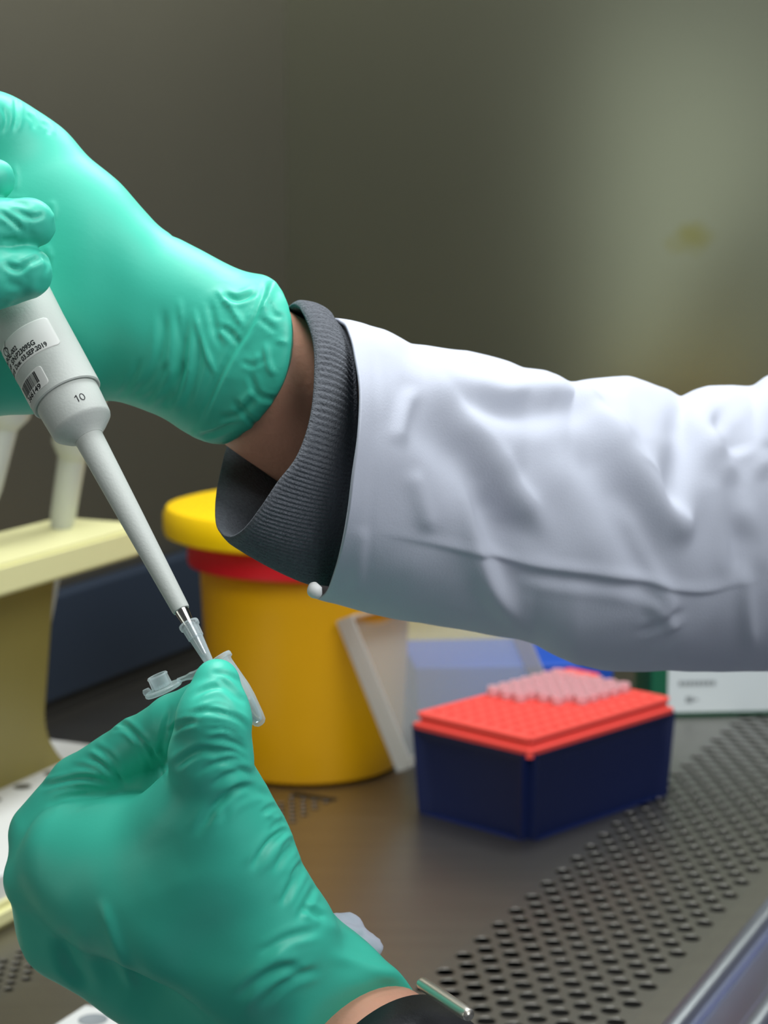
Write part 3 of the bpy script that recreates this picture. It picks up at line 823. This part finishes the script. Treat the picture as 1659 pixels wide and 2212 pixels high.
LE = WW(-.245, -.45, .10, .044); RE = WW(-.235, -.03, .14, .036)
chain = [P4(430, 740, 622, .0195), P4(520, 792, 622, .0215), P4(640, 868, 624, .0228), P4(800, 965, 644, .0235), P4(1100, 1080, 685, .025), P4(1500, 1150, 738, .026), RE,
         WW(-.33, -.06, .27, .05), WW(-.40, -.15, .42, .06), WW(-.43, -.26, .44, .07), WW(-.40, -.37, .42, .06), WW(-.34, -.46, .27, .05), LE,
         lw(120, .034), lw(60, .030), lw(25, .0272), lw(5, .0258), lw(-20, .022)]
V, Fc = tube_world('person', chain, None, None, 48, 220)
person = mesh('person', V, Fc, M['skin'])
tag(person, 'person in a white lab coat and green gloves working a pipette into a small tube', 'person')
left_glove(person); right_glove(person)

# ---- knitted cuff on the right arm
def loft(rings, closed=True):
    n = len(rings[0]); V = np.concatenate(rings); Q = []
    for i in range(len(rings) - 1):
        for k in range(n if closed else n - 1):
            k2 = (k + 1) % n; Q.append((i * n + k, i * n + k2, (i + 1) * n + k2, (i + 1) * n + k))
    return V, np.array(Q)
def ring_px(pts, n):
    S = closed_spline(pts, n); return np.stack([C3(*p) for p in S])
def knit_right(parent):
    n = 900
    r0 = ring_px([(648, 655, 606), (678, 720, 590), (684, 800, 580), (674, 900, 572), (645, 985, 568), (600, 1046, 566), (560, 1105, 566), (524, 1150, 570), (492, 1166, 580), (466, 1145, 596), (462, 1090, 612), (474, 1020, 628), (494, 950, 642), (540, 850, 655), (590, 730, 640), (620, 662, 622)], n)
    r1 = ring_px([(726, 686, 612), (750, 745, 594), (757, 830, 586), (757, 930, 584), (748, 1015, 585), (735, 1080, 588), (722, 1140, 593), (710, 1200, 600), (695, 1256, 610), (688, 1262, 622), (700, 1180, 620), (712, 1090, 640), (720, 980, 652), (724, 860, 660), (722, 750, 645), (716, 690, 628)], n)
    rings = []
    for u in np.linspace(0, 1.25, 26):
        b = math.sin(min(u, 1) * PI) * 1.2
        base = r0 * (1 - u) + r1 * u; c = base.mean(0); nn = base - c; nn /= np.linalg.norm(nn, axis=1, keepdims=True)
        k = np.arange(n); rib = .42 * (1 - np.abs(((k / n * 112) % 1) * 2 - 1) ** 1.5) * min(1, u * 9)
        edge = -.8 * max(0, 1 - u * 14)
        wav = .5 * np.sin(k / n * 2 * PI * 7 + u * 3)
        rings.append(base + nn * (b + rib + edge + .4 * wav * u - 3.0 * max(0, u - .9) / .35 - 2.0 * max(0, u - .8))[:, None])
    # turned-in inner layer
    inner = []
    for u in np.linspace(0, 1.2, 12):
        base = r0 * (1 - u) + r1 * u; c = base.mean(0); nn = base - c; nn /= np.linalg.norm(nn, axis=1, keepdims=True)
        inner.append(base - nn * (2.0 if u > 0 else 1.4))
    V, Q = loft(inner[::-1] + rings)
    return mesh('knitted_cuff', toW(V), Q, M['knit'], parent)
kc = knit_right(person); kc['label'] = 'charcoal grey ribbed sweater cuff'

# ---- lab coat: right sleeve
def coat(parent):
    top = np.array([(700, 690), (725, 690), (752, 694), (780, 700), (830, 715), (885, 742), (920, 744), (960, 748), (1010, 753), (1060, 768), (1100, 781), (1130, 794), (1180, 799), (1205, 810), (1230, 828), (1290, 819), (1360, 817), (1400, 829), (1440, 843), (1470, 862), (1500, 846), (1530, 836), (1580, 832), (1625, 832), (1650, 812), (1700, 790), (1900, 800)], float)
    bot = np.array([(682, 1290), (700, 1297), (760, 1311), (820, 1326), (890, 1342), (960, 1358), (1050, 1374), (1120, 1383), (1155, 1392), (1200, 1418), (1245, 1436), (1300, 1443), (1400, 1446), (1500, 1449), (1659, 1452), (1900, 1470)], float)
    n = 520; rings = []
    xs = np.concatenate([np.linspace(0, 60, 12)[:-1], np.linspace(60, 1010, 210), np.linspace(1030, 1200, 8)])
    th = np.arange(n) / n * 2 * PI
    for s in xs:
        # s = distance from the opening in px; the opening edge is slanted and bulges at the near side
        f = max(0, 1 - s / 420.0)
        xt, xb = 722 + s * (1 - .0), 684 + s * (1 + 0 * f)
        xt = 722 + s + 0; xb = 684 + s * (1 + 38 / 420 if s < 420 else 1) + (0 if s < 420 else 38)
        yt = np.interp(xt, top[:, 0], top[:, 1]); yb = np.interp(xb, bot[:, 0], bot[:, 1])
        D = 622 + s * .125 + max(0, s - 700) * .02; b = 47 + s * .010 + 10 * f * f
        cx, cy = (xt + xb) / 2, (yt + yb) / 2
        hx, hy = (xt - xb) / 2, (yt - yb) / 2
        c_, s_ = np.cos(th), np.sin(th)
        bul = 62 * f * np.clip(s_, -.5, 1) ** 1 * (1 + .15 * c_)
        # near side flatter than the far side
        px = cx + hx * c_ + bul; py = cy + hy * c_
        Dd = D - b * np.sign(s_) * np.abs(s_) ** .95
        rings.append(np.stack([(px - CX) * Dd / F * (1), (CY - py) * Dd / F, -Dd], 1))
    # keep the outline true: scale rows so that silhouette rows match their depth
    V, Q = loft(rings)
    Q = Q[:, ::-1]
    N = vnormals(V, Q)
    ctr = V.reshape(-1, n, 3).mean(1, keepdims=True)
    if ((V.reshape(-1, n, 3) - ctr) * N.reshape(-1, n, 3)).sum() < 0: Q = Q[:, ::-1]; N = -N
    V = V + N * (.9 * vnoise(V, 26, 2) + .35 * vnoise(V, 11, 4))[:, None]
    fl = [
        ('r', [(884, 745), (915, 800), (960, 880), (1010, 945), (1062, 1005), (1110, 1070), (1155, 1125), (1200, 1180)], 26, 4.6),
        ('v', [(930, 770), (985, 870), (1060, 960), (1120, 1030)], 34, -1.6),
        ('v', [(905, 860), (960, 950), (1020, 1040), (1080, 1130), (1150, 1200)], 40, 2.6),
        ('r', [(925, 770), (980, 815), (1040, 838), (1085, 850), (1130, 848), (1200, 850), (1260, 868), (1300, 905), (1345, 940), (1378, 950)], 22, 3.6),
        ('v', [(950, 855), (1050, 885), (1150, 885), (1230, 905)], 26, 1.8),
        ('r', [(1270, 880), (1320, 950), (1372, 1020), (1420, 1090), (1465, 1140), (1505, 1160)], 28, 5.0),
        ('v', [(1240, 920), (1290, 1010), (1340, 1100), (1390, 1200), (1430, 1290)], 34, 3.2),
        ('r', [(1330, 1060), (1380, 1170), (1430, 1270), (1455, 1350)], 18, 2.0),
        ('v', [(1440, 870), (1470, 960), (1440, 1060), (1410, 1080)], 26, 2.2),
        ('r', [(1480, 880), (1530, 960), (1560, 1020), (1590, 1100), (1640, 1180)], 24, 3.0),
        ('v', [(1570, 1010), (1582, 1080), (1598, 1180), (1606, 1260)], 18, 2.6),
        ('r', [(1608, 1150), (1612, 1300), (1625, 1420)], 14, 1.8),
        ('v', [(1530, 900), (1580, 930), (1600, 990)], 24, 2.4), ('r', [(1560, 880), (1620, 960), (1659, 1040)], 24, 2.6),
        ('a', [(782, 1148), (900, 1168), (1000, 1188), (1040, 1192), (1110, 1215), (1200, 1232), (1300, 1245), (1400, 1258), (1470, 1276), (1530, 1278), (1590, 1262), (1680, 1250)], 9, 1.3),
        ('v', [(1100, 1228), (1200, 1248), (1320, 1262), (1450, 1290)], 12, .8),
        ('r', [(985, 960), (1000, 1060), (1020, 1160), (1045, 1240), (1090, 1310), (1150, 1375)], 20, 2.6),
        ('v', [(1040, 1040), (1060, 1130), (1090, 1220), (1150, 1300)], 26, 1.6),
        ('r', [(895, 830), (872, 900), (850, 968)], 15, 1.6),
        ('r', [(880, 1010), (905, 1080), (930, 1160)], 16, 1.4), 
        ('r', [(1390, 1290), (1440, 1340), (1460, 1365)], 14, 1.4), ('v', [(1370, 1375), (1430, 1345), (1480, 1310)], 8, .8),
        ('v', [(805, 720), (812, 900), (800, 1100), (790, 1290)], 7, .2), ('r', [(785, 1130), (775, 1200), (770, 1290)], 14, .8),
        ('r', [(1180, 800), (1240, 840), (1300, 880)], 14, 1.6), ]
    V = folds(V, N, [(k_, p_, w_ * 1.15, a_ * (.85 if k_ != 'a' else .8)) for k_, p_, w_, a_ in fl])
    V = relax(V, Q, 6, .5)
    Vw = toW(V)
    # torso, upper arms and left sleeve outside the picture, a coarser part of the same coat
    V2, F2 = tube_world('c', [tuple(Vw[-n:].mean(0)) + (.062,), WW(-.235, -.03, .14, .068), WW(-.30, -.05, .22, .07), WW(-.35, -.08, .30, .078), WW(-.40, -.13, .40, .085), WW(-.43, -.26, .44, .10), WW(-.40, -.39, .40, .085),
                              WW(-.35, -.45, .30, .078), WW(-.29, -.475, .2, .07), WW(-.245, -.45, .10, .062), lw(140, .050), lw(78, .043)], None, None, 40, 120)
    V3, F3 = tube_world('c', [WW(-.42, -.26, .50, .06), WW(-.42, -.26, .46, .15), WW(-.42, -.26, .2, .165), WW(-.42, -.26, -.2, .17), WW(-.42, -.26, -.5, .19)], None, None, 40, 30)
    lc = mesh('lab_coat', V3, F3, M['cloth'], parent); lc['label'] = 'white cotton lab coat'
    mesh('yoke', V2, F2, M['cloth'], lc)
    o = mesh('sleeve', Vw, Q, M['cloth'], lc)
    md = o.modifiers.new('thick', 'SOLIDIFY'); md.thickness = .0009; md.offset = -1
    return o
coat(person)
# small button tab at the bottom corner of the sleeve opening
V, Fc = tube_world('b', [P4(676, 1262, 575, .0012), P4(680, 1276, 574, .0022), P4(688, 1286, 575, .0012)], None, None, 16, 10)
o = mesh('button', V, Fc, M['white_plastic'], person)

# ---- left wrist: watch, knitted cuff, crumpled white cloth
def band(name, s0, s1, r, thick, m, parent, seg=160, rib=0.0, n=80, ang=None):
    x = np.cross(LA, [0, 1, 0]); x /= np.linalg.norm(x); y = np.cross(LA, x); rings = []
    a = np.arange(seg) / seg * 2 * PI
    rr = r + rib * (1 - np.abs(((a / (2 * PI) * n) % 1) * 2 - 1))
    prof = [(s0, -thick), (s0, -thick * .4), (s0 + .6, 0), ((s0 + s1) / 2, .3), (s1 - .6, 0), (s1, -thick * .4), (s1, -thick)]
    for s, dr in prof:
        rings.append(LW + LA * s + (rr + dr)[:, None] * (np.cos(a)[:, None] * x + np.sin(a)[:, None] * y))
    rings.append(rings[0]); V, Q = loft(rings)
    o = mesh(name, toW(V), Q, m, parent)
    bm = bmesh.new(); bm.from_mesh(o.data); bmesh.ops.remove_doubles(bm, verts=bm.verts, dist=1e-6); bmesh.ops.recalc_face_normals(bm, faces=bm.faces); bm.to_mesh(o.data); bm.free()
    return o
ws = band('watch_strap', 11, 33, 29.0, 3.2, M['strap'], person); ws['label'] = 'black watch strap with a chrome clasp'
def clasp():
    a = C3(912, 2124, 566); b = C3(1012, 2192, 545); o_ = []
    V, Fc = tube_world('clasp', [tuple(toW(p)[0]) + (r,) for p, r in ((a * 1.0, .0010), (a * .97 + b * .03, .0018), ((a + b) / 2, .0019), (a * .03 + b * .97, .0018), (b, .0010))], None, None, 20, 24)
    return mesh('clasp', V, Fc, M['clasp'], ws)
clasp()
kb = band('knitted_cuff', 34, 84, 32.0, 2.5, M['knit'], person, seg=900, rib=.5, n=90); kb['label'] = 'charcoal grey ribbed sweater cuff'
def crumple():
    bm = bmesh.new(); bmesh.ops.create_icosphere(bm, subdivisions=4, radius=1)
    P0 = [C3(738, 2006, 602), C3(772, 2016, 600), C3(798, 2050, 597)]
    V = np.array([v.co[:] for v in bm.verts]); Fc = [[v.index for v in f.verts] for f in bm.faces]; bm.free()
    c = C3(765, 2022, 606); ax = C3(812, 2058, 603) - C3(724, 1990, 608); L = np.linalg.norm(ax); ax /= L
    up = np.array([.55, .8, .1]); up -= ax * (up @ ax); up /= np.linalg.norm(up); sd = np.cross(ax, up)
    Q = c + V[:, :1] * ax * L * .53 + V[:, 1:2] * up * 3.6 + V[:, 2:] * sd * 6
    nn = V / np.linalg.norm(V, axis=1, keepdims=True); nw = nn[:, :1] * ax + nn[:, 1:2] * up + nn[:, 2:] * sd
    Q = Q + nw * (2.2 * vnoise(Q, 4.2, 7) + .6 * np.abs(vnoise(Q, 2.0, 8)))[:, None]
    return mesh('coat_cuff', toW(Q), Fc, M['cloth'], person)
cw = crumple(); cw['label'] = 'crumpled white cloth edge behind the glove'

# ================================================================== the held pipette
sA = .33; cA = math.sqrt(1 - sA * sA); DX, DY = .5062, .8624
Zc = np.array([-DX * cA, DY * cA, -sA]); Xc = np.array([DY, DX, 0.0]); Yc = np.cross(Zc, Xc)
RM = np.stack([RW @ Xc, RW @ Yc, RW @ Zc], 1)
PMX = Matrix([list(RM[i]) + [0] for i in range(3)] + [[0, 0, 0, 1]])
PMX.translation = Wp(146, 861, 586)
pip = empty('micropipette', mw=PMX); tag(pip, 'pale grey pipette marked 10, held in the upper gloved hand', 'pipette')
mm = .001
def LP(name, prof, m, parent=pip, **k): return lathe(name, [(r * mm, z * mm) for r, z in prof], m, parent, **k)
LP('handle', [(9.2, .3), (9.9, 0), (10.25, .35), (10.25, 3), (10.3, 12), (10.3, 24), (10.6, 34), (11.5, 60), (12.5, 90)], M['grey_plastic'], seg=128, cap0=True)
LP('collar', [(9.25, 1.0), (9.25, -.6), (9.1, -4), (8.85, -9.0), (8.6, -9.8), (7.9, -10.5), (6.2, -12.1), (4.6, -13.3), (4.2, -14)], M['grey_plastic'], seg=128)
LP('shaft', [(4.15, -12.5), (4.05, -15), (3.4, -40), (2.45, -71.2), (2.3, -71.8), (1.5, -71.9)], M['grey_plastic'], seg=64)
LP('ferrule', [(1.95, -71.5), (1.85, -72.6), (1.35, -77.5), (1.25, -80), (.7, -86)], M['chrome'], seg=48)
def cyl_pt(a_deg, z, r): a = math.radians(a_deg); return (r * math.sin(a) * mm, -r * math.cos(a) * mm, z * mm)
def cyl_patch(name, a0, a1, z0, z1, r, rad, m, parent, thick=.06):
    V = []; Fc = []; nz, na = 28, 40
    for i in range(nz + 1):
        z = z0 + (z1 - z0) * i / nz; e = max(0, rad - min(z - z0, z1 - z)); ins = rad - math.sqrt(max(0, rad * rad - e * e)); ia = math.degrees(ins / r)
        for k in range(na + 1): V.append(cyl_pt(a0 + ia + (a1 - a0 - 2 * ia) * k / na, z, r + thick))
    for i in range(nz):
        for k in range(na): b = i * (na + 1) + k; Fc.append((b, b + 1, b + na + 2, b + na + 1))
    o = mesh(name, V, Fc, m, parent); md = o.modifiers.new('thick', 'SOLIDIFY'); md.thickness = thick * mm; md.offset = -1
    return o
def cyl_text(name, lines, r, parent):
    """lines: (string, right-end angle, baseline z mm, width mm, height mm)"""
    V = []; Fc = []
    for s, a1, z, wd, ht in lines:
        tv, tf = text_mesh(s); xs = [v[0] for v in tv]; x0, x1 = min(xs), max(xs); ys = .69
        b = len(V)
        for v in tv:
            u = (v[0] - x1) / (x1 - x0) * wd; V.append(cyl_pt(a1 + math.degrees(u / r), z + v[1] / ys * ht, r))
        Fc += [tuple(b + i for i in f) for f in tf]
    return mesh(name, V, Fc, M['ink'], parent, False)
l1 = cyl_patch('calibration_label', -125, 40, 11.6, 21.3, 10.33, 1.2, M['label'], pip); l1['label'] = 'white calibration label with dates and serial number'
cyl_text('printed_text', [('\u2022 27.2018  Due: 03.SEP.2019', 18.5, 12.35, 20.5, 1.45), ('366149  S/N:P23095G', 3.0, 14.45, 17.0, 1.5), ('W79-AL-002', -27, 16.55, 9.4, 1.4)], 10.33 + .085, l1)
def swirl():
    V = []; Fc = []; C = spline([(-44, 17.2), (-56, 18.0), (-62, 19.6), (-54, 20.4), (-46, 19.4), (-50, 18.2), (-60, 17.9), (-70, 18.6)], 60); C2 = spline([(-50, 18.4), (-52, 19.6), (-42, 21.6)], 30)
    for K, wmax in ((C, .28), (C2, .22)):
        b = len(V)
        for i, (a, z) in enumerate(K):
            u = i / (len(K) - 1); hw = wmax * (.25 + math.sin(u * PI)) * .6; j = min(i + 1, len(K) - 1); j0 = max(i - 1, 0)
            d = np.array([(K[j][0] - K[j0][0]) * .18, K[j][1] - K[j0][1]]); d /= np.linalg.norm(d) + 1e-9; nx_, nz_ = -d[1], d[0]
            V.append(cyl_pt(a + nx_ * hw / .18, z + nz_ * hw, 10.42)); V.append(cyl_pt(a - nx_ * hw / .18, z - nz_ * hw, 10.42))
        for i in range(len(K) - 1): q = b + 2 * i; Fc.append((q, q + 1, q + 3, q + 2))
    return mesh('printed_logo', V, Fc, M['ink'], l1, False)
swirl()
l2 = cyl_patch('barcode_label', -84, -6, 2.0, 8.3, 10.27, 1.2, M['label'], pip); l2['label'] = 'small white label with barcode and number'
def barcode():
    V = []; Fc = []; a = -67.0; rnd = random.Random(7)
    while a < -20:
        wd = rnd.choice((.7, .7, 1.3, 2.0)); gp = rnd.choice((.6, .6, 1.1))
        if a + wd > -19: break
        b = len(V)
        for k in range(3):
            for z in (4.1, 7.7): V.append(cyl_pt(a + wd * k / 2, z, 10.27 + .085))
        for k in range(2): q = b + 2 * k; Fc.append((q, q + 2, q + 3, q + 1))
        a += wd + gp
    return mesh('barcode', V, Fc, M['ink'], l2, False)
barcode()
cyl_text('printed_number', [('366149', -21, 2.3, 7.6, 1.5)], 10.27 + .085, l2)
def volume_mark():
    V = []; Fc = []; r = 9.12
    def q(x, z): return cyl_pt(16.5 + math.degrees(x / r), -6.7 + z, r)
    for pts in ([(.75, 0), (1.02, 0), (1.02, 2.2), (.80, 2.2), (.75, 1.6)], [(.80, 2.2), (.2, 1.72), (.2, 1.44), (.8, 1.74)]):
        b = len(V); V += [q(x, z) for x, z in pts]; Fc.append(tuple(range(b, b + len(pts))))
    b = len(V); n = 32
    for k in range(n):
        a = 2 * PI * k / n
        V.append(q(2.35 + .78 * math.cos(a), 1.1 + 1.12 * math.sin(a))); V.append(q(2.35 + .52 * math.cos(a), 1.1 + .86 * math.sin(a)))
    for k in range(n): k2 = (k + 1) % n; Fc.append((b + 2 * k, b + 2 * k + 1, b + 2 * k2 + 1, b + 2 * k2))
    return mesh('volume_mark', V, Fc, M['ink'], pip, False)
volume_mark()
# plastic tip pushed on the nozzle
tipo = empty('pipette_tip', mw=PMX.copy()); tag(tipo, 'clear plastic tip pushed onto the held pipette, reaching into the tube', 'pipette tip')
LP('tip_collar', [(2.0, -76.2), (2.75, -76.0), (2.85, -76.4), (2.75, -77.2), (2.35, -77.6), (2.2, -80.6), (1.75, -80.9), (1.7, -76.4)], M['frost'], tipo, seg=48, cap0=False, cap1=False)
LP('tip_cone', [(1.95, -80.6), (1.55, -85), (1.0, -91), (.5, -97), (.4, -97), (.85, -91), (1.35, -85), (1.75, -80.6)], M['frost'], tipo, seg=40, cap0=False, cap1=False)

# ================================================================== the small tube
td = np.array([.600 * .985, -.800 * .985, .17]); td /= np.linalg.norm(td); Zt = -td
Xt = np.array([.800, .600, 0]); Xt -= Zt * (Xt @ Zt); Xt /= np.linalg.norm(Xt); Yt = np.cross(Zt, Xt)
RT = np.stack([RW @ Xt, RW @ Yt, RW @ Zt], 1); TM = Matrix([list(RT[i]) + [0] for i in range(3)] + [[0, 0, 0, 1]]); TM.translation = Wp(467, 1429, 557.5)
tube = empty('microtube', mw=TM); tag(tube, 'tiny clear tube with an open hinged cap pinched between thumb and finger', 'tube')
LP('tube_body', [(3.5, .3), (4.6, .3), (4.7, 0), (4.6, -.9), (3.95, -1.1), (3.8, -2), (3.65, -10), (3.3, -13), (2.2, -18.6), (1.75, -20.2), (1.0, -20.9), (0.001, -21.1)], M['frost'], tube, seg=56, cap0=False, cap1=False)
LP('tube_lining', [(3.5, .3), (3.2, -1.5), (3.1, -10), (2.75, -13), (1.7, -18.4), (1.1, -19.8), (0.001, -20.1)], M['frost'], tube, seg=56, cap0=False, cap1=False)
LP('liquid', [(0.001, -13.2), (2.6, -13.2), (1.66, -18.4), (1.05, -19.6), (.001, -19.95)], M['liquid'], tube, seg=40, cap0=False, cap1=False)
# cap: view-plane frame (plate runs up to the right, plug faces up-left)
def cap_part():
    u = np.array([.915, .403, 0]); nrm = np.array([-.40, .90, .10]); nrm -= u * (nrm @ u); nrm /= np.linalg.norm(nrm); v = np.cross(nrm, u)
    R3 = np.stack([RW @ u, RW @ v, RW @ nrm], 1); m = Matrix([list(R3[i]) + [0] for i in range(3)] + [[0, 0, 0, 1]])
    m.translation = Wp(352, 1487, 560)
    g = lathe('cap', [(r * mm, z * mm) for r, z in [(0.001, -.9), (5.0, -.9), (5.3, -.6), (5.3, 0), (5.0, .3), (2.9, .3), (2.75, 3.2), (2.95, 3.6), (2.7, 4.0), (2.3, 3.9), (2.2, .4), (0.001, .3)]], M['frost'], None, 56, False, False)
    g.parent = tube; g.matrix_world = m
    g.matrix_parent_inverse = Matrix.Identity(4); g.matrix_local = TM.inverted() @ m
    nb = lathe('tab', [(r * mm, z * mm) for r, z in [(0.001, 0), (1.1, 0), (1.2, .8), (.9, 1.5), (.001, 1.6)]], M['frost'], None, 20, False, False)
    nb.parent = g; nb.location = (-4.3 * mm, 0, .2 * mm)
    # hinge strap from the cap to the rim
    A_ = C3(383, 1471, 560); B_ = C3(414, 1459, 559.5); Cc = C3(442, 1446, 558.5); V = []; Fc = []
    S = spline([A_, (A_ + B_) / 2, B_, (B_ + Cc) / 2 + np.array([0, .3, 0]), Cc], 20)
    for i, p in enumerate(S):
        th_ = .45 + .35 * math.exp(-((i - 9) / 2.0) ** 2)
        for a_, b_ in ((-1, -1), (1, -1), (1, 1), (-1, 1)): V.append(toW(p + v * 1.8 * a_ + nrm * th_ * b_)[0])
    for i in range(len(S) - 1):
        for k in range(4): k2 = (k + 1) % 4; Fc.append((4 * i + k, 4 * i + k2, 4 * i + 4 + k2, 4 * i + 4 + k))
    Fc += [(3, 2, 1, 0), tuple(4 * (len(S) - 1) + k for k in range(4))]
    inv = TM.inverted(); V = [inv @ Vector(p) for p in V]
    mesh('hinge_strap', V, Fc, M['frost'], tube, False)
cap_part()
